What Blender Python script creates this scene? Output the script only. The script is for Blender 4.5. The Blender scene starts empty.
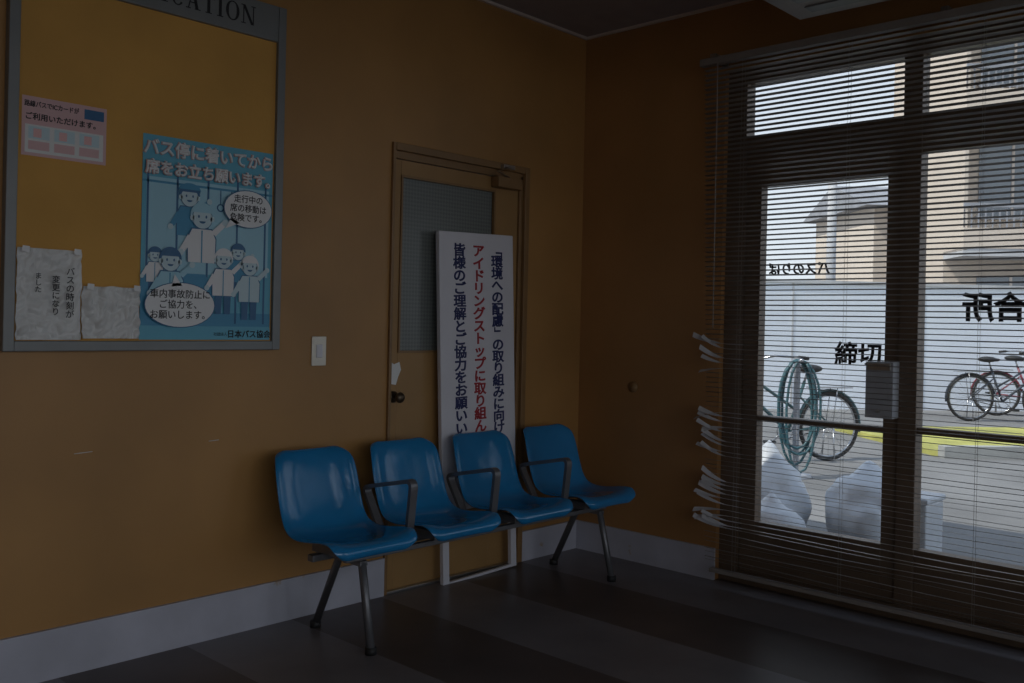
import bpy, math, random
from mathutils import Vector, Matrix, noise
random.seed(7)
scene = bpy.context.scene
COL = scene.collection
try:
    scene.view_settings.view_transform = 'Standard'
    scene.view_settings.look = 'None'
except Exception: pass

# ---------------------------------------------------------------- materials
def mat(name, col, rough=0.5, var=0.0, scale=5.0, bump=0.0, metal=0.0, col2=None, spec=0.5, detail=4.0, bscale=None):
    m = bpy.data.materials.new(name); m.use_nodes = True
    nt = m.node_tree; b = nt.nodes['Principled BSDF']
    b.inputs['Base Color'].default_value = (*col, 1)
    b.inputs['Roughness'].default_value = rough
    b.inputs['Metallic'].default_value = metal
    b.inputs['Specular IOR Level'].default_value = spec
    tc = nt.nodes.new('ShaderNodeTexCoord')
    if var > 0 or col2:
        n = nt.nodes.new('ShaderNodeTexNoise'); n.inputs['Scale'].default_value = scale
        n.inputs['Detail'].default_value = detail
        nt.links.new(tc.outputs['Object'], n.inputs['Vector'])
        r = nt.nodes.new('ShaderNodeValToRGB')
        c2 = col2 if col2 else tuple(c*(1-var) for c in col)
        r.color_ramp.elements[0].position = 0.35; r.color_ramp.elements[1].position = 0.65
        r.color_ramp.elements[0].color = (*c2, 1); r.color_ramp.elements[1].color = (*col, 1)
        nt.links.new(n.outputs['Fac'], r.inputs['Fac'])
        nt.links.new(r.outputs['Color'], b.inputs['Base Color'])
    if bump > 0:
        n2 = nt.nodes.new('ShaderNodeTexNoise'); n2.inputs['Scale'].default_value = bscale or scale*6
        n2.inputs['Detail'].default_value = 3
        nt.links.new(tc.outputs['Object'], n2.inputs['Vector'])
        bp = nt.nodes.new('ShaderNodeBump'); bp.inputs['Strength'].default_value = bump
        bp.inputs['Distance'].default_value = 0.01
        nt.links.new(n2.outputs['Fac'], bp.inputs['Height'])
        nt.links.new(bp.outputs['Normal'], b.inputs['Normal'])
    return m

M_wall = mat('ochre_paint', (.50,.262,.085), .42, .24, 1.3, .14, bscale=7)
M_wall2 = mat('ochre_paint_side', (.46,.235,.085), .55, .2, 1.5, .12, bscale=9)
M_trim = mat('ceiling_trim_paint', (.7,.62,.55), .5)
M_base = mat('baseboard_paint', (.60,.60,.68), .5, 0, 3.0, .1, col2=(.48,.48,.54))
nt=M_base.node_tree; b=nt.nodes['Principled BSDF']; src=b.inputs['Base Color'].links[0].from_socket
tc=nt.nodes.new('ShaderNodeTexCoord'); ns=nt.nodes.new('ShaderNodeTexNoise'); ns.inputs['Scale'].default_value=9; ns.inputs['Detail'].default_value=5
rp=nt.nodes.new('ShaderNodeValToRGB'); rp.color_ramp.elements[0].position=.69; rp.color_ramp.elements[1].position=.74
mx=nt.nodes.new('ShaderNodeMix'); mx.data_type='RGBA'; mx.inputs['B'].default_value=(.42,.28,.14,1)
nt.links.new(tc.outputs['Object'],ns.inputs['Vector']); nt.links.new(ns.outputs['Fac'],rp.inputs['Fac']); nt.links.new(rp.outputs['Color'],mx.inputs['Factor']); nt.links.new(src,mx.inputs['A']); nt.links.new(mx.outputs['Result'],b.inputs['Base Color'])
M_ceil = mat('ceiling_board', (.40,.36,.35), .9, .1, 8)
M_frame = mat('brown_aluminium', (.16,.108,.07), .45, .2, 6)
M_doorp = mat('door_paint', (.42,.24,.09), .45, .15, 3)
M_doorf = mat('door_frame_paint', (.30,.17,.07), .4, .15, 5)
M_blue = mat('blue_fibreglass', (.018,.235,.52), .12, .1, 6, .03, spec=1.0)
M_steel = mat('chair_tube_steel', (.20,.20,.21), .38, .1, 20, metal=.5)
M_dark = mat('dark_rubber', (.02,.02,.02), .6)
M_white = mat('white_panel', (.80,.79,.84), .45, .06, 4)
M_navy = mat('navy_lettering', (.02,.03,.13), .5)
M_red = mat('red_lettering', (.42,.02,.03), .5)
M_black = mat('black_lettering', (.012,.012,.015), .5)
M_boardf = mat('notice_board_frame', (.24,.25,.25), .4, .1, 6, metal=.2)
M_boardb = mat('amber_felt', (.72,.385,.09), .8, .12, 3, .1, bscale=80)
M_pbg = mat('poster_blue', (.13,.46,.62), .35, .05, 3)
M_pmid = mat('poster_mid_blue', (.06,.30,.50), .35)
M_pdk = mat('poster_dark_blue', (.03,.14,.30), .35)
M_plt = mat('poster_light_blue', (.36,.64,.76), .35)
M_pwh = mat('poster_white', (.80,.80,.80), .35)
M_ppk = mat('poster_pink', (.85,.50,.48), .35)
M_pskin = mat('poster_skin', (.55,.70,.75), .35)
M_paper = mat('white_paper', (.80,.80,.78), .22, .04, 8, .15, bscale=40)
M_pinkp = mat('pink_paper', (.72,.46,.46), .4, .05, 6)
M_switch = mat('switch_plate_steel', (.75,.70,.6), .3, .1, 10, metal=.2)
M_slat = mat('blind_slat', (.28,.25,.225), .45, .1, 10, metal=.0)
M_slatw = mat('blind_slat_pale', (.50,.49,.50), .4)  # paler slat copy: light reflecting off the bent left ends is painted in
M_cord = mat('blind_cord', (.35,.33,.3), .8)
M_metal = mat('brushed_metal', (.5,.48,.45), .3, .1, 20, metal=.9)
M_knob = mat('dark_brass', (.12,.09,.06), .3, .1, 20, metal=.7)
M_box = mat('lock_box_grey', (.46,.47,.50), .45, .1, 10)
M_ac = mat('ac_plastic', (.42,.39,.37), .5, .05, 4)
M_wire = mat('wired_glass', (.15,.18,.19), .3, .1, 30)
nt = M_wire.node_tree; b = nt.nodes['Principled BSDF']
for l in list(b.inputs['Base Color'].links): nt.links.remove(l)
tc = nt.nodes.new('ShaderNodeTexCoord'); mp = nt.nodes.new('ShaderNodeMapping'); mp.inputs['Rotation'].default_value=(0,math.radians(45),0)
ck = nt.nodes.new('ShaderNodeTexChecker'); ck.inputs['Scale'].default_value=80
ck.inputs['Color1'].default_value=(.21,.225,.21,1); ck.inputs['Color2'].default_value=(.155,.17,.165,1)
nt.links.new(tc.outputs['Object'], mp.inputs['Vector']); nt.links.new(mp.outputs['Vector'], ck.inputs['Vector']); nt.links.new(ck.outputs['Color'], b.inputs['Base Color'])
M_glass = bpy.data.materials.new('window_glass'); M_glass.use_nodes=True
nt=M_glass.node_tree; nt.nodes.clear()
o=nt.nodes.new('ShaderNodeOutputMaterial'); mx=nt.nodes.new('ShaderNodeMixShader'); tr=nt.nodes.new('ShaderNodeBsdfTransparent'); gl=nt.nodes.new('ShaderNodeBsdfGlossy')
gl.inputs['Roughness'].default_value=.02; tr.inputs['Color'].default_value=(.93,.95,.96,1); mx.inputs['Fac'].default_value=.05
nt.links.new(tr.outputs[0],mx.inputs[1]); nt.links.new(gl.outputs[0],mx.inputs[2]); nt.links.new(mx.outputs[0],o.inputs[0])
M_floor = mat('vinyl_floor_bands', (.1,.1,.1), .36, 0, 5, .05, bscale=12, spec=.35)
nt=M_floor.node_tree; b=nt.nodes['Principled BSDF']
tc=nt.nodes.new('ShaderNodeTexCoord'); sx=nt.nodes.new('ShaderNodeSeparateXYZ')
m1=nt.nodes.new('ShaderNodeMath'); m1.operation='MULTIPLY'; m1.inputs[1].default_value=1/0.9
m2=nt.nodes.new('ShaderNodeMath'); m2.operation='FRACT'
m3=nt.nodes.new('ShaderNodeMath'); m3.operation='GREATER_THAN'; m3.inputs[1].default_value=.5
mixc=nt.nodes.new('ShaderNodeMix'); mixc.data_type='RGBA'
mixc.inputs['A'].default_value=(.155,.125,.115,1); mixc.inputs['B'].default_value=(.29,.27,.28,1)
ns=nt.nodes.new('ShaderNodeTexNoise'); ns.inputs['Scale'].default_value=3; ns.inputs['Detail'].default_value=6
mul=nt.nodes.new('ShaderNodeMix'); mul.data_type='RGBA'; mul.blend_type='MULTIPLY'; mul.inputs['Factor'].default_value=.6
nt.links.new(tc.outputs['Object'],sx.inputs[0]); nt.links.new(sx.outputs['X'],m1.inputs[0]); nt.links.new(m1.outputs[0],m2.inputs[0]); nt.links.new(m2.outputs[0],m3.inputs[0]); nt.links.new(m3.outputs[0],mixc.inputs['Factor'])
nt.links.new(tc.outputs['Object'],ns.inputs['Vector']); nt.links.new(mixc.outputs['Result'],mul.inputs['A']); nt.links.new(ns.outputs['Fac'],mul.inputs['B']); nt.links.new(mul.outputs['Result'],b.inputs['Base Color'])
M_asph = mat('asphalt', (.24,.235,.23), .9, .35, .7, .2, bscale=40)
M_owall = mat('outside_white_wall', (.82,.86,.92), .8, .08, .5)
M_grass = mat('verge_grass', (.50,.48,.13), .9, .35, 3)
M_kerb = mat('concrete_kerb', (.4,.4,.38), .9, .2, 3)
M_beige = mat('house_beige', (.76,.66,.56), .85, .08, 1)
M_beige2 = mat('house_cream', (.70,.60,.50), .85, .08, 1)
M_roof = mat('roof_tile', (.36,.37,.40), .8, .2, 3)
M_win = mat('house_window', (.28,.31,.34), .15)
M_conc = mat('concrete', (.60,.60,.61), .9, .2, 2)
M_bag = mat('white_plastic_bag', (.62,.65,.69), .4, .1, 5, .3, bscale=8)
M_bikeg = mat('bike_green_paint', (.05,.11,.12), .35)
M_hose = mat('green_hose', (.04,.11,.13), .4)
M_bikek = mat('bike_black_paint', (.05,.06,.08), .35)
M_biker = mat('bike_red_paint', (.20,.04,.06), .35)
M_chrome = mat('bike_chrome', (.45,.46,.48), .25, metal=.9)

# ---------------------------------------------------------------- mesh builder
class MB:
    def __init__(s): s.v=[]; s.f=[]; s.mi=[]; s.mats=[]; s.sm=[]
    def m(s,mt):
        if mt not in s.mats: s.mats.append(mt)
        return s.mats.index(mt)
    def add(s,vs,fs,mt,smooth=False):
        o=len(s.v); s.v+= [tuple(x) for x in vs]; k=s.m(mt)
        for f in fs: s.f.append([i+o for i in f]); s.mi.append(k); s.sm.append(smooth)
    def box(s,x0,x1,y0,y1,z0,z1,mt):
        vs=[(x,y,z) for z in (z0,z1) for y in (y0,y1) for x in (x0,x1)]
        s.add(vs,[(0,2,3,1),(4,5,7,6),(0,1,5,4),(2,6,7,3),(0,4,6,2),(1,3,7,5)],mt)
    def tube(s,pts,r,mt,n=8,closed=False):
        pts=[Vector(p) for p in pts]; N=len(pts); vs=[]; fs=[]; prev=None
        for i,p in enumerate(pts):
            if closed: t=(pts[(i+1)%N]-pts[i-1])
            else: t=pts[min(i+1,N-1)]-pts[max(i-1,0)]
            t.normalize()
            if prev is None:
                a=Vector((0,0,1)) if abs(t.z)<.9 else Vector((1,0,0))
                u=t.cross(a).normalized()
            else: u=(prev-t*prev.dot(t)).normalized()
            prev=u; w=t.cross(u)
            rr=r[i] if isinstance(r,(list,tuple)) else r
            for k in range(n):
                an=2*math.pi*k/n; vs.append(p+u*math.cos(an)*rr+w*math.sin(an)*rr)
        for i in range(N if closed else N-1):
            j=(i+1)%N
            for k in range(n):
                k2=(k+1)%n; fs.append((i*n+k,i*n+k2,j*n+k2,j*n+k))
        if not closed: fs.append(tuple(range(n))[::-1]); fs.append(tuple((N-1)*n+k for k in range(n)))
        s.add(vs,fs,mt,True)
    def ring(s,c,R,r,axis,mt,N=32,n=6):
        c=Vector(c); ax=Vector(axis).normalized(); a=Vector((0,0,1)) if abs(ax.z)<.9 else Vector((1,0,0))
        u=ax.cross(a).normalized(); w=ax.cross(u)
        s.tube([c+u*math.cos(2*math.pi*i/N)*R+w*math.sin(2*math.pi*i/N)*R for i in range(N)],r,mt,n,True)
    def ball(s,c,r,mt,n=12,sc=(1,1,1)):
        vs=[];fs=[]
        for i in range(n+1):
            th=math.pi*i/n
            for k in range(2*n):
                ph=math.pi*k/n; vs.append((c[0]+r*sc[0]*math.sin(th)*math.cos(ph),c[1]+r*sc[1]*math.sin(th)*math.sin(ph),c[2]+r*sc[2]*math.cos(th)))
        for i in range(n):
            for k in range(2*n):
                k2=(k+1)%(2*n); fs.append((i*2*n+k,(i+1)*2*n+k,(i+1)*2*n+k2,i*2*n+k2))
        s.add(vs,fs,mt,True)
    def polyXZ(s,pts,y,mt):   # facing -Y
        s.add([(p[0],y,p[1]) for p in pts],[tuple(range(len(pts)))],mt)
    def obj(s,name,parent=None,bevel=0,loc=None,rotz=None):
        me=bpy.data.meshes.new(name); me.from_pydata(s.v,[],s.f)
        for m_ in s.mats: me.materials.append(m_)
        for p,k,sm in zip(me.polygons,s.mi,s.sm): p.material_index=k; p.use_smooth=sm
        me.update()
        ob=bpy.data.objects.new(name,me); COL.objects.link(ob)
        if parent: ob.parent=parent
        if loc: ob.location=loc
        if rotz is not None: ob.rotation_euler=(0,0,rotz)
        if bevel:
            b=ob.modifiers.new('bevel','BEVEL'); b.width=bevel; b.segments=2; b.limit_method='ANGLE'
        return ob
def empty(name,loc=(0,0,0)):
    e=bpy.data.objects.new(name,None); e.location=loc; e.empty_display_size=.1; COL.objects.link(e); return e
def text(body,size,loc,rot,mt,name,parent,align='LEFT',sx=1.0,extr=.0002,bold=0.0,ls=1.0):
    c=bpy.data.curves.new(name,'FONT'); c.body=body; c.size=size; c.align_x=align; c.align_y='CENTER'; c.extrude=extr; c.space_line=ls
    if bold>0: c.bevel_depth=bold; c.bevel_resolution=0
    c.materials.append(mt)
    o=bpy.data.objects.new(name,c); o.rotation_euler=rot; o.location=loc; o.scale=(sx,1,1); COL.objects.link(o)
    if parent: o.parent=parent
    return o
RL=(math.pi/2,0,0); RR=(math.pi/2,0,-math.pi/2)
H=2.75
# ---------------------------------------------------------------- room shell
m=MB()
m.box(-7.5,-1.328,0,.15,0,H,M_wall); m.box(-.445,0,0,.15,0,H,M_wall); m.box(-1.328,-.445,0,.15,1.985,H,M_wall)
m.obj('wall_left')
m=MB(); WE=-4.7
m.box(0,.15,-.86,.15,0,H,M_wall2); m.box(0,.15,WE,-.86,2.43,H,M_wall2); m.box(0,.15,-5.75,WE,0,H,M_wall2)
m.obj('wall_right')
m=MB(); m.box(-7.5,0,-5.75,-5.6,0,.25,M_wall); m.box(-7.5,0,-5.75,-5.6,2.6,H,M_wall); m.box(-7.5,-7.1,-5.75,-5.6,.25,2.6,M_wall); m.box(-.4,0,-5.75,-5.6,.25,2.6,M_wall)
m.obj('wall_back')
m=MB(); m.box(-7.65,-7.5,-5.75,.15,0,H,M_wall); m.obj('wall_side')
m=MB(); m.box(-7.65,.15,-5.75,.15,-.1,0,M_floor); m.obj('floor')
m=MB(); m.box(-7.65,.45,-6.0,.15,H,H+.15,M_ceil); m.obj('ceiling')
m=MB(); m.box(-7.5,-1.33,-.014,0,0,.165,M_base); m.box(-.443,-.012,-.014,0,0,.15,M_base); m.obj('baseboard_left')
m=MB(); m.box(-.014,0,-.86,-.0,0,.15,M_base); m.obj('baseboard_right')
m=MB(); m.box(-7.5,0,-.015,0,H-.014,H,M_trim); m.obj('trim_1')
m=MB(); m.box(-.015,0,-5.6,-.015,H-.014,H,M_trim); m.obj('trim_2')
m=MB()
for x in (-7.1,-5.5,-3.8,-2.1,-.46): m.box(x,x+.06,-5.71,-5.64,.25,2.6,M_frame)
m.box(-7.1,-.4,-5.705,-5.645,.25,.31,M_frame); m.box(-7.1,-.4,-5.705,-5.645,2.54,2.6,M_frame)
m.obj('window_2')
# ---------------------------------------------------------------- inner door
d=empty('door_1',(-.89,0,0))
def P(o,par): o.parent=par; o.matrix_parent_inverse=Matrix.Translation(-par.location); return o
m=MB()
m.box(-1.328,-1.312,-.014,.12,0,1.985,M_doorf); m.box(-.478,-.445,-.018,.12,0,1.985,M_doorf); m.box(-1.312,-.478,-.016,.12,1.952,1.985,M_doorf)
m.box(-.50,-.478,.0,.12,0,1.94,M_doorf); m.box(-1.312,-.478,.0,.12,1.918,1.952,M_doorf)
m.box(-1.312,-.478,-.01,.12,0,.012,M_metal)
P(m.obj('door_frame',None,.003),d)
m=MB(); Y0,Y1=.012,.05; gx0,gx1,gz0,gz1=-1.262,-.665,1.06,1.850
m.box(-1.31,gx0,Y0,Y1,.012,1.916,M_doorp); m.box(gx1,-.502,Y0,Y1,.012,1.916,M_doorp)
m.box(gx0,gx1,Y0,Y1,.012,gz0,M_doorp); m.box(gx0,gx1,Y0,Y1,gz1,1.916,M_doorp)
P(m.obj('door_leaf',None,.002),d)
m=MB()
t=.010
m.box(gx0,gx0+t,Y0-.006,Y0+.01,gz0,gz1,M_doorf);m.box(gx1-t,gx1,Y0-.006,Y0+.01,gz0,gz1,M_doorf);m.box(gx0+t,gx1-t,Y0-.006,Y0+.01,gz0,gz0+t,M_doorf);m.box(gx0+t,gx1-t,Y0-.006,Y0+.01,gz1-t,gz1,M_doorf)
P(m.obj('glazing_bead'),d)
m=MB(); m.box(gx0,gx1,.026,.032,gz0,gz1,M_wire); P(m.obj('wired_glass_pane'),d)
m=MB()
m.tube([(-1.283,.012,.866),(-1.283,.004,.866)],.026,M_knob,20); m.tube([(-1.283,.008,.866),(-1.283,-.03,.866)],.010,M_knob,12)
m.ball((-1.283,-.038,.866),.024,M_knob,10,(1,.75,1))
P(m.obj('door_knob'),d)
m=MB(); m.polyXZ([(-1.308,.925),(-1.268,.918),(-1.255,.955),(-1.240,.985),(-1.250,1.02),(-1.280,1.010),(-1.300,1.02),(-1.309,.97)],.0105,M_paper); P(m.obj('torn_paper_sticker'),d)
m=MB(); m.box(-.70,-.53,-.045,.005,1.862,1.912,M_doorf); m.tube([(-.60,-.02,1.915),(-.74,-.08,1.925),(-.62,-.03,1.965)],.007,M_metal,8); m.box(-.66,-.58,-.04,-.016,1.955,1.975,M_metal)
P(m.obj('door_closer',None,.004),d)
# ---------------------------------------------------------------- switch etc
m=MB(); m.box(-1.726,-1.656,-.007,0,1.012,1.132,M_switch); m.box(-1.706,-1.676,-.011,-.007,1.045,1.099,M_white); m.obj('light_switch_plate',None,.002)
m=MB(); m.tube([(0,-.358,.888),(-.006,-.358,.888)],.028,M_doorf,24); m.obj('blank_outlet_cover')
m=MB()
m.tube([(-2.66,-.001,.735),(-2.60,-.002,.738)],.0015,M_paper,6); m.tube([(-2.17,-.001,.74),(-2.13,-.002,.742)],.0015,M_paper,6); m.obj('wall_scratch_marks')  # thin pale strips added for the scratch marks on the wall
# ---------------------------------------------------------------- notice board
nb=empty('notice_board',(-2.39,0,1.08)); bx0,bx1,bz0,bz1=-2.90,-1.895,1.08,2.413
m=MB(); fw=.034
m.box(bx0,bx0+fw,-.035,0,bz0,bz1,M_boardf); m.box(bx1-fw,bx1,-.035,0,bz0,bz1,M_boardf); m.box(bx0+fw,bx1-fw,-.035,0,bz0,bz0+fw,M_boardf); m.box(bx0+fw,bx1-fw,-.033,0,2.275,bz1,M_boardf)
P(m.obj('board_frame',None,.003),nb)
m=MB(); m.box(bx0+fw,bx1-fw,-.018,0,bz0+fw,2.275,M_boardb); P(m.obj('board_felt_panel'),nb)
def serif_word(word,cx,zb,h,y):
    mb=MB(); TH=.17*h; TN=.065*h; adv={'I':.48,'M':1.05,'O':.95,'U':.9,'N':.92,'C':.86,'A':.88,'T':.82}
    tot=sum(adv[c] for c in word)*h; x=cx-tot/2
    def bar(x0,z0,x1,z1,w):
        mb.polyXZ([(x0,z0),(x0+w,z0),(x1+w,z1),(x1,z1)],y,M_black)
    def sf(xc,z,w): mb.polyXZ([(xc-w/2,z),(xc+w/2,z),(xc+w/2,z+.05*h),(xc-w/2,z+.05*h)],y-.0001,M_black)
    def arc(xc,zc,rx,rz,a0,a1):
        n=26; o=[];i_=[]
        for k in range(n+1):
            a=math.radians(a0+(a1-a0)*k/n); w=TN+(TH-TN)*abs(math.cos(a))
            o.append((xc+rx*math.cos(a),zc+rz*math.sin(a))); i_.append((xc+(rx-w)*math.cos(a),zc+(rz-TN)*math.sin(a)))
        for k in range(n): mb.polyXZ([o[k],o[k+1],i_[k+1],i_[k]],y,M_black)
    for c in word:
        W=adv[c]*h; a=x+.08*h; b_=x+W-.08*h; w=b_-a
        if c=='I': bar((a+b_)/2-TH/2,zb,(a+b_)/2-TH/2,zb+h,TH); sf((a+b_)/2,zb,.36*h); sf((a+b_)/2,zb+.95*h,.36*h)
        elif c=='T': bar((a+b_)/2-TH/2,zb,(a+b_)/2-TH/2,zb+h,TH); sf((a+b_)/2,zb,.36*h); mb.polyXZ([(a,zb+.93*h),(b_,zb+.93*h),(b_,zb+h),(a,zb+h)],y,M_black); bar(a,zb+.75*h,a,zb+h,TN*.7); bar(b_-TN*.7,zb+.75*h,b_-TN*.7,zb+h,TN*.7)
        elif c=='N': bar(a+.06*h,zb,a+.06*h,zb+h,TN); bar(b_-.12*h,zb,b_-.12*h,zb+h,TN); bar(b_-.12*h-TH+TN,zb,a+.02*h,zb+h,TH); sf(a+.09*h,zb,.28*h); sf(b_-.09*h,zb+.95*h,.28*h); sf(a+.04*h,zb+.95*h,.2*h)
        elif c=='M': bar(a+.05*h,zb,a+.05*h,zb+h,TN); bar(b_-.08*h-TH,zb,b_-.08*h-TH,zb+h,TH); mid=(a+b_)/2; bar(mid-TH/2,zb,a+.02*h,zb+h,TH); bar(mid-TN/2,zb,b_-TH*.9-.05*h,zb+h,TN); sf(a+.08*h,zb,.26*h); sf(b_-TH/2-.08*h,zb,.32*h); sf(a+.04*h,zb+.95*h,.2*h); sf(b_-.1*h,zb+.95*h,.28*h)
        elif c=='A': mid=(a+b_)/2; bar(a+.06*h,zb,mid-TN,zb+h,TN); bar(b_-.06*h-TH,zb,mid-TH*.6,zb+h,TH); mb.polyXZ([(a+.2*w,zb+.3*h),(b_-.25*w,zb+.3*h),(b_-.25*w,zb+.36*h),(a+.22*w,zb+.36*h)],y,M_black); sf(a+.09*h,zb,.26*h); sf(b_-.12*h,zb,.32*h)
        elif c=='U': arc((a+b_)/2,zb+.36*h,w/2-.04*h,.37*h,180,360); bar(a+.04*h,zb+.36*h,a+.04*h,zb+h,TH); bar(b_-.04*h-TN,zb+.36*h,b_-.04*h-TN,zb+h,TN); sf(a+.12*h,zb+.95*h,.32*h); sf(b_-.08*h,zb+.95*h,.24*h)
        elif c=='O': arc((a+b_)/2,zb+.5*h,w/2,.515*h,0,360)
        elif c=='C': arc((a+b_)/2+.03*h,zb+.5*h,w/2,.515*h,40,320); bar(b_-.06*h,zb+.66*h,b_-.06*h,zb+.98*h,TN)
        x+=W
    return mb.obj('header_lettering')
P(serif_word('COMMUNICATION',-2.425,2.312,.071,-.0340),nb)
# ---------------------------------------------------------------- blue poster
px,pz=-2.455,1.118; PW,PH=.52,.722; bp_=empty('bus_safety_poster',(px,-.0185,pz)); yb=-.0205
def lay(k): return yb-.0006*k
def el(cx,cz,rx,rz,k,mt,n=28,a0=0,a1=360):
    full=(a1-a0)>=360
    mm.polyXZ([(px+cx+rx*math.cos(math.radians(a0+(a1-a0)*i/(n if full else n-1))),pz+cz+rz*math.sin(math.radians(a0+(a1-a0)*i/(n if full else n-1)))) for i in range(n)],lay(k),mt)
def pl(pts,k,mt): mm.polyXZ([(px+a,pz+b) for a,b in pts],lay(k),mt)
mm=MB()
mm.box(px,px+PW,yb,-.0185,pz,pz+PH,M_pbg)
pl([(0,.05),(PW,.05),(PW,.10),(0,.10)],1,M_pmid)
pl([(.015,.24),(.505,.24),(.505,.575),(.015,.575)],1,M_plt)
for s in (.02,.13,.25,.37,.49): pl([(s-.004,.06),(s+.004,.06),(s+.004,.60),(s-.004,.60)],2,M_pdk)
pl([(.0,.555),(PW,.555),(PW,.563),(0,.563)],2,M_pmid)
for s in (.30,.345,.46): 
    pl([(s-.002,.50),(s+.002,.50),(s+.002,.555),(s-.002,.555)],3,M_pdk); el(s,.49,.015,.015,3,M_pdk); el(s,.49,.010,.010,4,M_plt)
pl([(.0,.05),(.28,.05),(.28,.20),(.24,.24),(.0,.24)],3,M_pmid)
def person(cx,cz,s,k,body,hair,hat=False,legs=True):
    if legs:
        pl([(cx-s*.9,cz-s*6.0),(cx-s*.2,cz-s*6.0),(cx-.05*s,cz-s*3.6),(cx-s*1.0,cz-s*3.6)],k,M_pdk)
        pl([(cx+s*.2,cz-s*6.0),(cx+s*.9,cz-s*6.0),(cx+s*1.0,cz-s*3.6),(cx+.05*s,cz-s*3.6)],k,M_pdk)
    pl([(cx-s*1.33,cz-s*4.0),(cx+s*1.33,cz-s*4.0),(cx+s*1.4,cz-s*1.85),(cx+s*.95,cz-s*1.0),(cx-s*.95,cz-s*1.0),(cx-s*1.4,cz-s*1.85)],k+.5,M_pdk)
    pl([(cx-s*1.25,cz-s*4.0),(cx+s*1.25,cz-s*4.0),(cx+s*1.3,cz-s*1.9),(cx+s*.9,cz-s*1.1),(cx-s*.9,cz-s*1.1),(cx-s*1.3,cz-s*1.9)],k+1,body)
    pl([(cx-s*.06,cz-s*4.0),(cx+s*.06,cz-s*4.0),(cx+s*.06,cz-s*1.2),(cx-s*.06,cz-s*1.2)],k+1.5,M_pmid)
    pl([(cx-s*1.3,cz-s*1.6),(cx-s*2.1,cz-s*3.0),(cx-s*1.75,cz-s*3.3),(cx-s*.9,cz-s*2.3)],k+2,body)
    pl([(cx+s*1.3,cz-s*1.6),(cx+s*2.3,cz-s*.6),(cx+s*2.0,cz-s*.2),(cx+s*.8,cz-s*1.3)],k+2,body)
    el(cx+s*2.2,cz-s*.35,s*.3,s*.3,k+3,M_pskin,12); el(cx-s*1.95,cz-s*3.2,s*.3,s*.3,k+3,M_pskin,12)
    el(cx,cz+s*.12,s*1.12,s*1.1,k+3,hair); el(cx,cz-.12*s,s*.97,s*.97,k+3.5,M_pdk); el(cx,cz-.12*s,s*.92,s*.92,k+4,M_pskin)
    el(cx-s*.95,cz-.15*s,s*.2,s*.25,k+4,M_pskin,12); el(cx+s*.95,cz-.15*s,s*.2,s*.25,k+4,M_pskin,12)
    el(cx-s*.35,cz,s*.09,s*.14,k+5,M_pdk,10); el(cx+s*.35,cz,s*.09,s*.14,k+5,M_pdk,10)
    el(cx,cz-s*.4,s*.3,s*.2,k+5,M_pdk,12,180,360)
    if hat:
        el(cx,cz+s*.55,s*1.2,s*.75,k+5,M_pmid,20,0,180); pl([(cx-s*1.15,cz+s*.4),(cx+s*1.15,cz+s*.4),(cx+s*1.1,cz+s*.65),(cx-s*1.1,cz+s*.65)],k+6,M_pdk)
    else: el(cx,cz+s*.35,s*.98,s*.6,k+5,hair,20,0,180)
person(.175,.52,.036,4,M_pmid,M_pdk,True,False)
person(.225,.45,.042,10,M_pwh,M_plt,False,False)
person(.105,.285,.038,12,M_plt,M_pdk,False,False)
person(.315,.30,.034,8,M_pwh,M_pwh)
person(.425,.28,.034,8,M_pskin,M_pwh)
person(.375,.33,.028,5,M_pmid,M_pdk)
person(.02+.03,.30,.024,5,M_pwh,M_pdk)
el(.41,.495,.103,.072,20,M_pdk,36); el(.41,.495,.100,.069,21,M_pwh,36); pl([(.34,.46),(.375,.44),(.315,.415)],21,M_pwh)
el(.145,.125,.135,.082,20,M_pdk,36); el(.145,.125,.132,.079,21,M_pwh,36); pl([(.11,.19),(.15,.195),(.12,.235)],21,M_pwh)
pl([(0,0),(PW,0),(PW,.045),(0,.045)],3,M_pbg)
o=mm.obj('poster_print'); P(o,bp_)
def ptxt(b,size,s,t_,k,mt,nm,al='CENTER',bold=0,sx=1): P(text(b,size,(px+s,lay(k),pz+t_),RL,mt,nm,None,al,sx,.0001,bold),bp_)
ptxt('バス停に着いてから',.058,.26,.675,5,M_ppk,'title_outline','CENTER',.0032); ptxt('バス停に着いてから',.058,.26,.675,11,M_pwh,'title','CENTER',.0019)
ptxt('席をお立ち願います。',.053,.27,.605,14,M_ppk,'title_outline_b','CENTER',.0032); ptxt('席をお立ち願います。',.053,.27,.605,20,M_pwh,'title_b','CENTER',.0019)
for i,s in enumerate(('走行中の','席の移動は','危険です。')): ptxt(s,.031,.41,.53-.035*i,22,M_black,'bubble_text','CENTER',.0004)
for i,s in enumerate(('車内事故防止に','ご協力を、','お願いします。')): ptxt(s,.033,.145,.162-.037*i,22,M_black,'bubble_text','CENTER',.0004)
ptxt('日本バス協会',.031,.43,.02,5,M_black,'publisher_text','CENTER',.0006); ptxt('社団法人',.014,.31,.02,5,M_black,'publisher_small')
ic=empty('ic_card_notice',(-2.853,-.0185,1.708)); x0,z0=-2.853,1.708
mm=MB(); mm.box(x0,x0+.269,-.0200,-.0185,z0,z0+.19,M_pinkp)
q=lambda a,b,c,d_,k,mt: mm.polyXZ([(x0+a,z0+c),(x0+b,z0+c),(x0+b,z0+d_),(x0+a,z0+d_)],-.0200-.0006*k,mt)
q(.01,.259,.01,.10,1,M_paper); q(.195,.26,.145,.178,1,M_pdk)
for i in range(3): q(.02+.08*i,.085+.08*i,.055,.095,2,M_pskin); q(.02+.08*i,.085+.08*i,.02,.048,2,M_pinkp); q(.035+.08*i,.06+.08*i,.06,.088,3,M_ppk)
P(mm.obj('notice_print'),ic)
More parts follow.
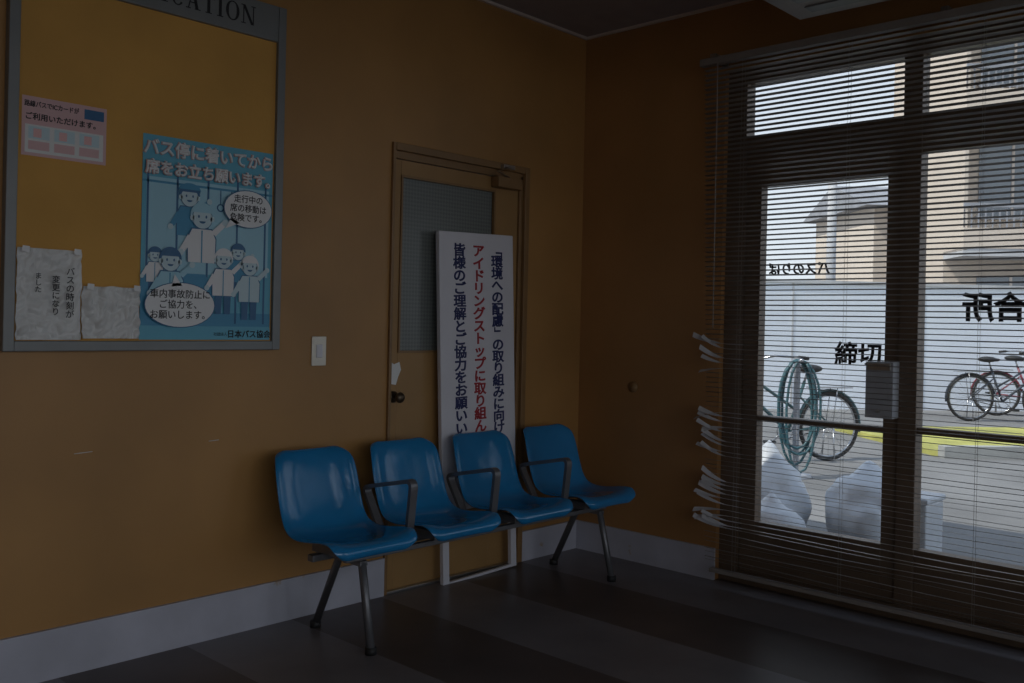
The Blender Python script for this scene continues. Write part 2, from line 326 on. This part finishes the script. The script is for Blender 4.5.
P(text('路線バスでICカードが',.021,(x0+.006,-.0212,z0+.165),RL,M_black,'notice_line',None,'LEFT',.82,.0001,.0004),ic)
P(text('ご利用いただけます。',.024,(x0+.008,-.0212,z0+.125),RL,M_black,'notice_line_b',None,'LEFT',1,.0001,.0005),ic)
def paper(name,x0,x1,z0,z1,amp,lines,rag=.0):
    e=empty(name,(x0,-.0185,z0)); mb=MB(); nx,nz=44,52; vs=[];fs=[]
    for j in range(nz+1):
        for i in range(nx+1):
            u=i/nx; v=j/nz; x=x0+(x1-x0)*u; z=z0+(z1-z0)*v
            if j==nz: z-=rag*(.5+.5*math.sin(u*9))
            n=abs(noise.noise(Vector((x*13+z*7,z*15-x*5,3.1))))+.6*abs(noise.noise(Vector((x*34-z*20,z*26+x*15,1))))
            vs.append((x,-.0215-amp*n*2.0,z))
    for j in range(nz):
        for i in range(nx): a=j*(nx+1)+i; fs.append((a,a+1,a+nx+2,a+nx+1))
    mb.add(vs,fs,M_paper,False)
    for (tx,tz) in ((x0+.01,z1-.012),(x1-.03,z1-.012)): mb.polyXZ([(tx,tz),(tx+.022,tz-.004),(tx+.024,tz+.016),(tx+.002,tz+.018)],-.0222-amp*1.8,M_pwh)
    P(mb.obj('sheet'),e)
    for (b,s,xx,zz) in lines: P(text(b,s,(xx,-.0225-amp*1.9,zz),RL,M_black,'handwriting',None,'CENTER',1,.0001,.0003),e)
paper('paper_notice',-2.861,-2.660,1.117,1.412,.010,[('\n'.join('バスの時刻が'),.028,-2.70,1.27),('\n'.join('変更になり'),.026,-2.745,1.26),('\n'.join('ました'),.022,-2.80,1.30)])
paper('paper_notice.001',-2.657,-2.459,1.122,1.300,.013,[],.008)
# ---------------------------------------------------------------- standing sign
sg=empty('idling_stop_sign',(-.78,-.055,0))
m=MB(); m.box(-.245,.245,-.012,.012,.33,1.625,M_white); o=m.obj('sign_panel',sg,.003)
m=MB()
for x in (-.245,.205): m.box(x,x+.038,-.010,.010,.0,.33,M_white)
m.box(-.21,.21,-.008,.008,.0,.012,M_white)
m.obj('sign_legs',sg)
for cx,s,mt in ((.130,'「環境への配慮」の取り組みに向けた活動を',M_navy),(.005,'アイドリングストップに取り組んでいます。',M_red),(-.12,'皆様のご理解とご協力をお願いいたします。',M_navy)):
    pt=.0572 if cx>.1 else (.0592 if cx>0 else .0592)
    zt=1.548 if cx>.1 else 1.538
    for i,ch in enumerate(s):
        rot=RL; sc=1.3
        if ch in '「」ー': rot=(math.pi/2,math.pi/2,0); sc=1.0
        text(ch,.062,(cx,-.0130,zt-pt*i),rot,mt,'sign_character',sg,'CENTER',sc,.0002,.0020)
sg.rotation_euler=(math.radians(-1.0),math.radians(-1.8),0)
# ---------------------------------------------------------------- chairs
ch=empty('linked_waiting_chairs',(-1.09,-.35,0))
prof=[(-.530,.352),(-.545,.372),(-.541,.388),(-.510,.400),(-.458,.397),(-.400,.388),(-.343,.380),(-.285,.379),(-.235,.392),(-.198,.425),(-.175,.48),(-.156,.54),(-.138,.605),(-.120,.655),(-.106,.683),(-.093,.691),(-.083,.680)]
hws=[.155,.178,.192,.202,.206,.206,.203,.198,.194,.191,.191,.191,.189,.181,.162,.14,.12]
def shell(name,cx):
    nx=14; vs=[];fs=[]
    for j,((y,z),hw) in enumerate(zip(prof,hws)):
        j0=max(j-1,0); j1=min(j+1,len(prof)-1); ty=prof[j1][0]-prof[j0][0]; tz=prof[j1][1]-prof[j0][1]; L=math.hypot(ty,tz)
        ny,nz=-tz/L,ty/L
        amt=.028 if 3<=j<=13 else .006
        for i in range(nx+1):
            u=-1+2*i/nx; dsp=amt*abs(u)**3
            if 3<j<9: dsp-= .006*(1-u*u)
            roll = 0 if abs(u)<.93 else -.012
            vs.append((cx+hw*u,y+ny*(dsp+roll),z+nz*(dsp+roll)))
    for j in range(len(prof)-1):
        for i in range(nx): a=j*(nx+1)+i; fs.append((a,a+1,a+nx+2,a+nx+1))
    mb=MB(); mb.add(vs,fs,M_blue,True); o=mb.obj(name)
    s=o.modifiers.new('s','SOLIDIFY'); s.thickness=.007; s.offset=0
    s=o.modifiers.new('ss','SUBSURF'); s.levels=2; s.render_levels=2
    P(o,ch)
cxs=[-1.79,-1.335,-.868,-.395]
for i,c in enumerate(cxs): shell('seat_shell_%d'%(i+1),c)
m=MB()
m.box(-1.93,-.255,-.335,-.300,.310,.335,M_steel)
m.box(-1.86,-.315,-.445,-.420,.315,.335,M_steel)
for c in cxs:
    m.box(c-.10,c-.07,-.45,-.27,.335,.370,M_steel); m.box(c+.07,c+.10,-.45,-.27,.335,.370,M_steel)
P(m.obj('support_beam',None,.003),ch)
m=MB()
for x in (-1.785,-.36):
    m.tube([(x,-.34,.32),(x,-.30,.30),(x,-.155,.012)],.0155,M_steel,12)
    m.tube([(x,-.38,.32),(x,-.44,.30),(x-.03,-.54,.012)],.0155,M_steel,12)
    m.tube([(x,-.155,.0),(x,-.155,.025)],.021,M_dark,12); m.tube([(x-.03,-.54,.0),(x-.03,-.54,.025)],.021,M_dark,12)
    m.box(x-.018,x+.018,-.45,-.29,.295,.312,M_steel)
P(m.obj('legs'),ch)
def smoothpath(pts,rad=.045,n=6):
    pts=[Vector(p) for p in pts]; out=[pts[0]]
    for i in range(1,len(pts)-1):
        a=(pts[i-1]-pts[i]).normalized(); b=(pts[i+1]-pts[i]).normalized(); p0=pts[i]+a*rad; p1=pts[i]+b*rad
        for k in range(n+1):
            t=k/n; out.append(p0*(1-t)**2+pts[i]*2*t*(1-t)+p1*t*t)
    out.append(pts[-1]); return out
for i in range(3):
    x=(cxs[i]+cxs[i+1])/2; m=MB()
    path=smoothpath([(x,-.30,.32),(x,-.165,.525),(x,-.465,.588),(x,-.435,.32)],.035)
    vs=[];fs=[];N=len(path)
    for k,p in enumerate(path):
        t=(path[min(k+1,N-1)]-path[max(k-1,0)]).normalized(); n=Vector((0,-t.z,t.y))
        w=.017
        for (a,b) in ((-w,-.008),(w,-.008),(w,.008),(-w,.008)): vs.append((p.x+a,p.y+n.y*b,p.z+n.z*b))
    for k in range(N-1):
        for q_ in range(4): fs.append((k*4+q_,k*4+(q_+1)%4,(k+1)*4+(q_+1)%4,(k+1)*4+q_))
    m.add(vs,fs,M_steel,False); P(m.obj('armrest_%d'%(i+1)),ch)
# ---------------------------------------------------------------- window wall frame
w=empty('window_1',(.06,-2.8,0))
m=MB(); fx0,fx1=.03,.11
def fb(y0,y1,z0,z1,mt=M_frame,a=fx0,b_=fx1): m.box(a,b_,y0,y1,z0,z1,mt)
fb(-.96,-.86,0,2.43); fb(-1.77,-1.693,0,2.43); fb(-2.95,-2.87,0,2.43); fb(-3.85,-3.77,0,2.43); fb(WE,WE+.08,0,2.43)
for a,b_ in ((-1.693,-.96),(-2.87,-1.77),(-3.77,-2.95),(WE+.08,-3.85)):
    fb(a,b_,2.36,2.43); fb(a,b_,2.03,2.10); fb(a,b_,0,.06)
P(m.obj('outer_frame',None,.003),w)
m=MB()
fb(-1.04,-.962,.06,2.03,M_frame,.04,.10); fb(-1.691,-1.63,.06,2.03,M_frame,.04,.10); fb(-1.63,-1.04,1.865,2.03,M_frame,.04,.10); fb(-1.63,-1.04,.06,.30,M_frame,.04,.10); fb(-1.63,-1.04,.770,.797,M_frame,.045,.095)
fb(-2.87,-1.77,1.95,2.03,M_frame,.04,.10); fb(-2.87,-1.77,.06,.30,M_frame,.04,.10); fb(-2.87,-1.77,.780,.807,M_frame,.045,.095)
P(m.obj('sash_frames',None,.002),w)
m=MB()
for a,b_ in ((-1.693,-.96),(-2.87,-1.77),(-3.77,-2.95),(WE+.08,-3.85)):
    fb(a,b_,2.10,2.36,M_glass,.068,.072); fb(a,b_,.06,2.03,M_glass,.068,.072)
P(m.obj('glass_panes'),w)
P(text('締切',.105,(.03,-1.415,1.095),RR,M_black,'closed_lettering',None,'LEFT',1,.0005,.0028),w)
t_=text('お待合所',.12,(.066,-1.93,1.30),RR,M_black,'window_lettering',None,'RIGHT',-1,.0005,.004); P(t_,w)
P(text('バスのりば',.06,(.066,-1.07,1.475),RR,M_black,'window_lettering_small',None,'RIGHT',-1,.0005,.002),w)
m=MB(); m.box(-.04,.028,-1.70,-1.585,.84,1.075,M_box); m.box(-.045,-.04,-1.69,-1.595,1.04,1.07,M_metal); m.box(-.043,-.04,-1.675,-1.61,.90,.99,M_box); m.tube([(-.04,-1.642,.87),(-.055,-1.642,.87)],.008,M_metal,10)
m.obj('door_lock_box',None,.004)
# ---------------------------------------------------------------- venetian blind
vb=empty('venetian_blind',(-.1,-1.9,2.46)); XB=-.11; YR=-2.93
m=MB(); m.box(XB-.020,XB+.020,YR,-.795,2.432,2.465,M_slat)
for y in (-.86,-1.9,-2.85): m.box(XB-.01,0.0,y-.015,y+.015,2.45,2.485,M_metal)
P(m.obj('headrail',None,.002),vb)
pitch=.0225; zt=2.41; zb=.10; n=int((zt-zb)/pitch); m=MB()
for k in range(n+1):
    z=zt-k*pitch; yl=-.815-.06*(1-z/2.4); hw=.0128
    low=max(0,(1.0-z)); rs=random.Random(k)
    tilt=math.radians(-11+rs.uniform(-2,2)*(1+3*low)); 
    damaged = (1.0<z<1.13 or .60<z<.82 or .22<z<.52) and rs.random()<.7
    dz=rs.uniform(-.006,.006)*low*1.5
    nseg=26; vs=[];fs=[]
    bend=rs.uniform(.02,.06); ext=rs.uniform(-.02,.05); sgn=1 if rs.random()<.75 else -.6; tw=rs.uniform(.4,1.4)
    L=(yl-YR)
    for i in range(nseg+1):
        s_=(i/nseg)**2*L if i else 0
        y=yl-s_
        zz=z+dz+ (.004*low*math.sin(s_*5+k))-.010*low*math.sin(math.pi*s_/L)
        tl=tilt; xo=0
        if damaged:
            f=max(0,1-s_/.12); 
            zz+=sgn*bend*f*f; tl+=tw*f; y+=(ext if ext>0 else 0)*f; xo=-.03*f*f
        for c in (-1,0,1):
            vs.append((XB+xo+hw*c*math.cos(tl),y,zz+hw*c*math.sin(tl)+(.0020 if c==0 else 0)))
    for i in range(nseg):
        for c in range(2):
            a=i*3+c; fs.append((a,a+1,a+4,a+3))
    if damaged:
        kk=8
        m.add(vs[:3*(kk+1)],[f for f in fs if max(f)<3*(kk+1)],M_slatw,True)
        m.add(vs[3*kk:],[tuple(i-3*kk for i in f) for f in fs if min(f)>=3*kk],M_slat,True)
    else: m.add(vs,fs,M_slat,True)
P(m.obj('slats'),vb)
m=MB(); m.box(XB-.014,XB+.014,YR,-.90,.068,.086,M_slat); P(m.obj('bottom_rail',None,.002),vb)
m=MB()
for y in (-1.02,-1.52,-2.05,-2.55,-2.85):
    for dx in (-.014,.014): m.tube([(XB+dx,y,2.43),(XB+dx,y,.08)],.0007,M_cord,5)
m.tube([(XB-.03,-.90,2.43),(XB-.032,-.905,1.2)],.0025,M_cord,6)
P(m.obj('ladder_cords'),vb)
# ---------------------------------------------------------------- ceiling AC
m=MB(); m.box(-1.05,-.30,-2.7,-1.384,2.49,2.73,M_ac); m.box(-1.02,-.33,-2.66,-1.42,2.484,2.49,M_ac)
for i in range(5): m.box(-.98+.13*i,-.91+.13*i,-2.6,-1.48,2.478,2.484,M_boardf)
for a in (-.9,-.5):
    for b_ in (-1.6,-2.5): m.box(a,a+.05,b_,b_+.05,2.73,2.75,M_metal)
m.obj('ceiling_air_conditioner',None,.01)
# ---------------------------------------------------------------- exterior
GZ=-.06
m=MB(); m.add([(-30,-40,GZ),(60,-40,GZ),(60,50,GZ),(-30,50,GZ)],[(0,1,2,3)],M_asph); m.obj('street_ground')
def along(p1,p2): return math.atan2(p2[1]-p1[1],p2[0]-p1[0]), math.hypot(p2[0]-p1[0],p2[1]-p1[1])
a,L=along((8.0,5.3),(16.6,-1.7))
m=MB(); m.box(-3,L+6,-.08,.08,0,1.98,M_owall); m.box(-3,L+6,-.11,.11,1.98,2.03,M_conc)
for i in range(9): m.box(-2+i*2.2,-1.97+i*2.2,-.09,-.08,0,1.98,M_conc)
m.obj('outside_boundary_wall',loc=(8.0,5.3,GZ),rotz=a)
a,L=along((7.0,.95),(10.9,-2.35))
m=MB(); m.box(-.3,L,-1.3,1.0,0,.06,M_grass); m.box(-.3,L,-1.42,-1.3,0,.12,M_kerb); m.obj('grass_verge',loc=(7.0,.95,GZ),rotz=a)
def building(name,loc,rot,W,D,Ht,mt,floors,cols,balc,roof):
    m=MB(); m.box(0,W,0,D,0,Ht,mt); fh=Ht/floors
    for f in range(floors):
        for c in range(cols):
            x=W*(c+.5)/cols; ww=W/cols*.5
            m.box(x-ww/2,x+ww/2,-.03,.01,f*fh+.9,f*fh+fh-.5,M_win); m.box(x-ww/2-.06,x+ww/2+.06,-.06,.0,f*fh+.82,f*fh+.9,M_conc); m.box(x-.03,x+.03,-.05,.0,f*fh+.9,f*fh+fh-.5,M_trim)
        if balc and f>0:
            m.box(0,W,-1.2,0,f*fh-.12,f*fh+.05,M_conc)
            m.box(0,W,-1.22,-1.16,f*fh+.95,f*fh+1.05,M_roof); m.box(0,W,-1.22,-1.18,f*fh+.05,f*fh+.5,mt)
            k=0
            while k*.15<W: m.box(k*.15,k*.15+.03,-1.2,-1.18,f*fh+.5,f*fh+.95,M_roof); k+=1
            for c in range(cols+1): m.box(W*c/cols-.08 if c else 0,W*c/cols+.08,-1.2,0,f*fh,f*fh+fh-.1,mt)
    if roof:
        e=.4; m.add([(-e,-e,Ht),(W+e,-e,Ht),(W+e,D+e,Ht),(-e,D+e,Ht),(-e,D/2,Ht+1.0),(W+e,D/2,Ht+1.0)],[(0,1,5,4),(2,3,4,5),(0,4,3),(1,2,5),(0,3,2,1)],M_roof)
    else: m.box(-.2,W+.2,-1.3 if balc else -.2,D+.2,Ht,Ht+.25,M_conc)
    m.obj(name,loc=loc,rotz=rot)
building('apartment_building',(18.9,4.55,GZ),math.radians(-52),12,4,9.2,M_beige2,3,4,True,False)
building('neighbour_house',(25.7,9.0,GZ),math.radians(-44),6,5,5.2,M_beige,2,3,False,True)
m=MB(); m.tube([(0,0,0),(0,0,5.2)],[.10,.08],M_conc,14); m.box(-.4,.4,-.05,.05,4.9,5.0,M_conc)
for x in (-.3,.3): m.ball((x,0,5.06),.06,M_white,8)
m.obj('utility_pole',loc=(13.4,4.75,GZ),rotz=-.8)
def bicycle(name,loc,rot,fm,steer=0.0):
    m=MB(); R=.315; wb=1.06
    rear=Vector((0,0,R+.02)); front=Vector((wb,0,R+.02))
    def wheel(c,ax):
        m.ring(c,R,.020,ax,M_dark,36,8); m.ring(c,R-.022,.009,ax,M_chrome,36,6)
        ax=Vector(ax).normalized(); u=Vector((0,0,1)); w_=ax.cross(u)
        for i in range(20):
            an=2*math.pi*i/20; m.tube([c,c+(u*math.cos(an)+w_*math.sin(an))*(R-.02)],.0016,M_chrome,4)
        m.tube([c-ax*.05,c+ax*.05],.018,M_chrome,10)
    wheel(rear,(0,1,0)); fa=Vector((-math.sin(steer),math.cos(steer),0)); wheel(front,fa)
    bb=Vector((.45,0,.29)); seat=Vector((.28,0,.76)); ht=Vector((.86,0,.80)); hb=Vector((.90,0,.66))
    for p,q_,r in ((bb,seat,.016),(bb,hb,.018),(Vector((.38,0,.50)),ht,.015),(ht,hb,.02),(rear+Vector((0,.05,0)),bb,.009),(rear-Vector((0,.05,0)),bb,.009),(rear+Vector((0,.05,0)),Vector((.33,0,.62)),.008),(rear-Vector((0,.05,0)),Vector((.33,0,.62)),.008)): m.tube([p,q_],r,fm,8)
    for s in (-.05,.05): m.tube([hb,hb+Vector((.02,s,-.02)),front+fa*s],.011,fm,8)
    m.tube([ht,ht+Vector((-.03,0,.16))],.013,M_chrome,8)
    hbp=ht+Vector((-.03,0,.16))
    m.tube([hbp+fa*-.28+Vector((-.20,0,.04)),hbp+fa*-.20+Vector((-.03,0,.05)),hbp,hbp+fa*.20+Vector((-.03,0,.05)),hbp+fa*.28+Vector((-.20,0,.04))],.011,M_chrome,8)
    for s in (-1,1): m.tube([hbp+fa*.28*s+Vector((-.20,0,.04)),hbp+fa*.285*s+Vector((-.30,0,.03))],.017,M_dark,8)
    m.tube([seat,seat+Vector((-.03,0,.10))],.012,M_chrome,8)
    m.ball(seat+Vector((-.05,0,.125)),.12,M_dark,10,(1.1,.8,.35))
    m.ball(seat+Vector((.06,0,.12)),.06,M_dark,8,(1.2,.5,.4))
    for c,a0,a1,d_ in ((rear,10,190,Vector((1,0,0))),(front,20,150,Vector((math.cos(steer),math.sin(steer),0)))):
        m.tube([c+d_*math.cos(math.radians(a0+(a1-a0)*i/14))*(R+.03)+Vector((0,0,math.sin(math.radians(a0+(a1-a0)*i/14))*(R+.03))) for i in range(15)],.014,fm,6)
    m.box(-.22,.22,-.06,.06,.70,.712,M_chrome)
    for s in (-.055,.055): m.tube([(0,s,R),(-.05,s,.70)],.005,M_chrome,6)
    m.ring(bb+Vector((0,-.05,0)),.085,.006,(0,1,0),M_chrome,24,6); m.tube([bb+Vector((0,-.07,0)),bb+Vector((.12,-.08,-.11))],.009,M_chrome,6); m.tube([bb+Vector((0,.07,0)),bb+Vector((-.12,.08,.11))],.009,M_chrome,6)
    m.box(bb.x+.08,bb.x+.17,-.15,-.07,.165,.19,M_dark); m.box(bb.x-.17,bb.x-.08,.07,.15,.39,.415,M_dark)
    m.tube([bb+Vector((0,-.05,.085)),rear+Vector((0,-.05,.03))],.005,M_dark,4); m.tube([bb+Vector((0,-.05,-.085)),rear+Vector((0,-.05,-.03))],.005,M_dark,4)
    m.tube([(0,-.10,.02),(0,-.07,R)],.008,M_chrome,6); m.tube([(0,.10,.02),(0,.07,R)],.008,M_chrome,6)
    bx,by,bz=1.10,0,.72
    for z,sc in ((0,.75),(.07,.83),(.14,.91),(.21,1.0)):
        m.tube([(bx-.14*sc,-.17*sc,bz+z),(bx+.14*sc,-.17*sc,bz+z),(bx+.14*sc,.17*sc,bz+z),(bx-.14*sc,.17*sc,bz+z)],.004,M_chrome,5,True)
    for i in range(7):
        f=-1+2*i/6
        for s in (-1,1):
            m.tube([(bx+.105*f,s*.127,bz),(bx+.14*f,s*.17,bz+.21)],.002,M_chrome,4); m.tube([(bx+s*.105,.127*f,bz),(bx+s*.14,.17*f,bz+.21)],.002,M_chrome,4)
    return m.obj(name,loc=loc,rotz=rot)
bicycle('bicycle',(4.74,.76,GZ),math.radians(150),M_bikeg,.4)
bicycle('bicycle.001',(10.25,1.20,GZ),math.radians(-48),M_bikek)
bicycle('bicycle.002',(11.6,1.25,GZ),math.radians(-70),M_biker,-.3)
m=MB(); rs=random.Random(3)
m.box(-.02,.02,-.02,.02,0,1.02,M_roof); m.tube([(0,0,.98),(-.10,-.09,1.0)],.018,M_chrome,8); m.box(-.10,.10,-.10,.10,0,.03,M_conc)
pts=[]
for k in range(5):
    hh=.46+rs.uniform(-.09,.03); ww=.14+rs.uniform(-.07,.04); ox=rs.uniform(-.03,.03)
    for i in range(18):
        an=math.pi/2+2*math.pi*i/18
        l=math.cos(an)*ww+ox; z=1.0-hh+math.sin(an)*hh
        dd=-.05-.012*k+ .01*math.sin(an)
        pts.append((l*.69+dd*.72, -l*.73+dd*.69, z))
m.tube(pts,.011,M_hose,8)
m.obj('garden_hose_on_post',loc=(3.54,.50,GZ))
def bag(name,c,r,sc,seed):
    import bmesh
    bm=bmesh.new(); bmesh.ops.create_icosphere(bm,subdivisions=4,radius=r)
    for v in bm.verts:
        n=noise.noise(v.co*5+Vector((seed,0,0)))*.22+noise.noise(v.co*14+Vector((seed,3,0)))*.09
        v.co*=1+n; v.co=Vector((v.co.x*sc[0],v.co.y*sc[1],v.co.z*sc[2]))
        if v.co.z<-r*sc[2]*.75: v.co.z=-r*sc[2]*.75
        h=math.hypot(v.co.x,v.co.y)
        if v.co.z>r*sc[2]*.7: v.co.z+=.08*max(0,1-h/(r*.45))
    me=bpy.data.meshes.new(name); bm.to_mesh(me); bm.free(); me.materials.append(M_bag)
    for p in me.polygons: p.use_smooth=True
    o=bpy.data.objects.new(name,me); o.location=(c[0],c[1],GZ+r*sc[2]*.75); COL.objects.link(o)
bag('garbage_bag',(1.45,-.36,0),.26,(1.1,1,1.0),1); bag('garbage_bag.001',(1.62,-.92,0),.25,(1,1,.95),5); bag('garbage_bag.002',(1.00,-.62,0),.18,(1.1,1,.8),9)
m=MB(); z0=GZ
m.box(.88,1.13,-1.52,-1.32,z0,z0+.40,M_bag); m.box(.87,1.14,-1.53,-1.31,z0+.40,z0+.43,M_bag); m.obj('polystyrene_box',None,.01)
# ---------------------------------------------------------------- light
wd=bpy.data.worlds.new('sky'); scene.world=wd; wd.use_nodes=True; nt=wd.node_tree; bg=nt.nodes['Background']
tc=nt.nodes.new('ShaderNodeTexCoord'); sx=nt.nodes.new('ShaderNodeSeparateXYZ'); rp=nt.nodes.new('ShaderNodeValToRGB')
rp.color_ramp.elements[0].position=0; rp.color_ramp.elements[0].color=(.86,.90,.95,1); rp.color_ramp.elements[1].position=.8; rp.color_ramp.elements[1].color=(.50,.62,.82,1)
nt.links.new(tc.outputs['Generated'],sx.inputs[0]); nt.links.new(sx.outputs['Z'],rp.inputs['Fac']); nt.links.new(rp.outputs['Color'],bg.inputs['Color']); bg.inputs['Strength'].default_value=1.16
sl=bpy.data.lights.new('sun','SUN'); sl.energy=3.4; sl.angle=math.radians(.6); sl.color=(1,.94,.84)
so=bpy.data.objects.new('sun',sl); COL.objects.link(so); so.rotation_euler=Vector((.55,-.25,-.75)).to_track_quat('-Z','Y').to_euler(); so.location=(-5,5,10)
def portal(name,loc,rot,sxx,syy):
    l=bpy.data.lights.new(name,'AREA'); l.shape='RECTANGLE'; l.size=sxx; l.size_y=syy; l.cycles.is_portal=True
    o=bpy.data.objects.new(name,l); o.location=loc; o.rotation_euler=rot; COL.objects.link(o)
portal('portal_back',(-3.75,-5.76,1.42),(math.pi/2,0,0),6.7,2.4)
portal('portal_side',(.16,-2.8,1.22),(math.pi/2,0,math.pi/2),3.9,2.43)
# ---------------------------------------------------------------- camera
cd=bpy.data.cameras.new('camera'); cd.sensor_width=36; cd.lens=942/1024*36; cd.shift_y=-19.5/1024; cd.clip_start=.05
co=bpy.data.objects.new('camera',cd); COL.objects.link(co)
th=math.radians(43.3); r=math.radians(1.25)
F=Vector((math.cos(th),math.sin(th),0)); R0=Vector((math.sin(th),-math.cos(th),0)); Z=Vector((0,0,1))
cr=R0*math.cos(r)+Z*math.sin(r); cu=-R0*math.sin(r)+Z*math.cos(r)
mtx=Matrix((cr,cu,-F)).transposed().to_4x4(); mtx.translation=Vector((-3.955,-3.220,1.208)); co.matrix_world=mtx
scene.camera=co
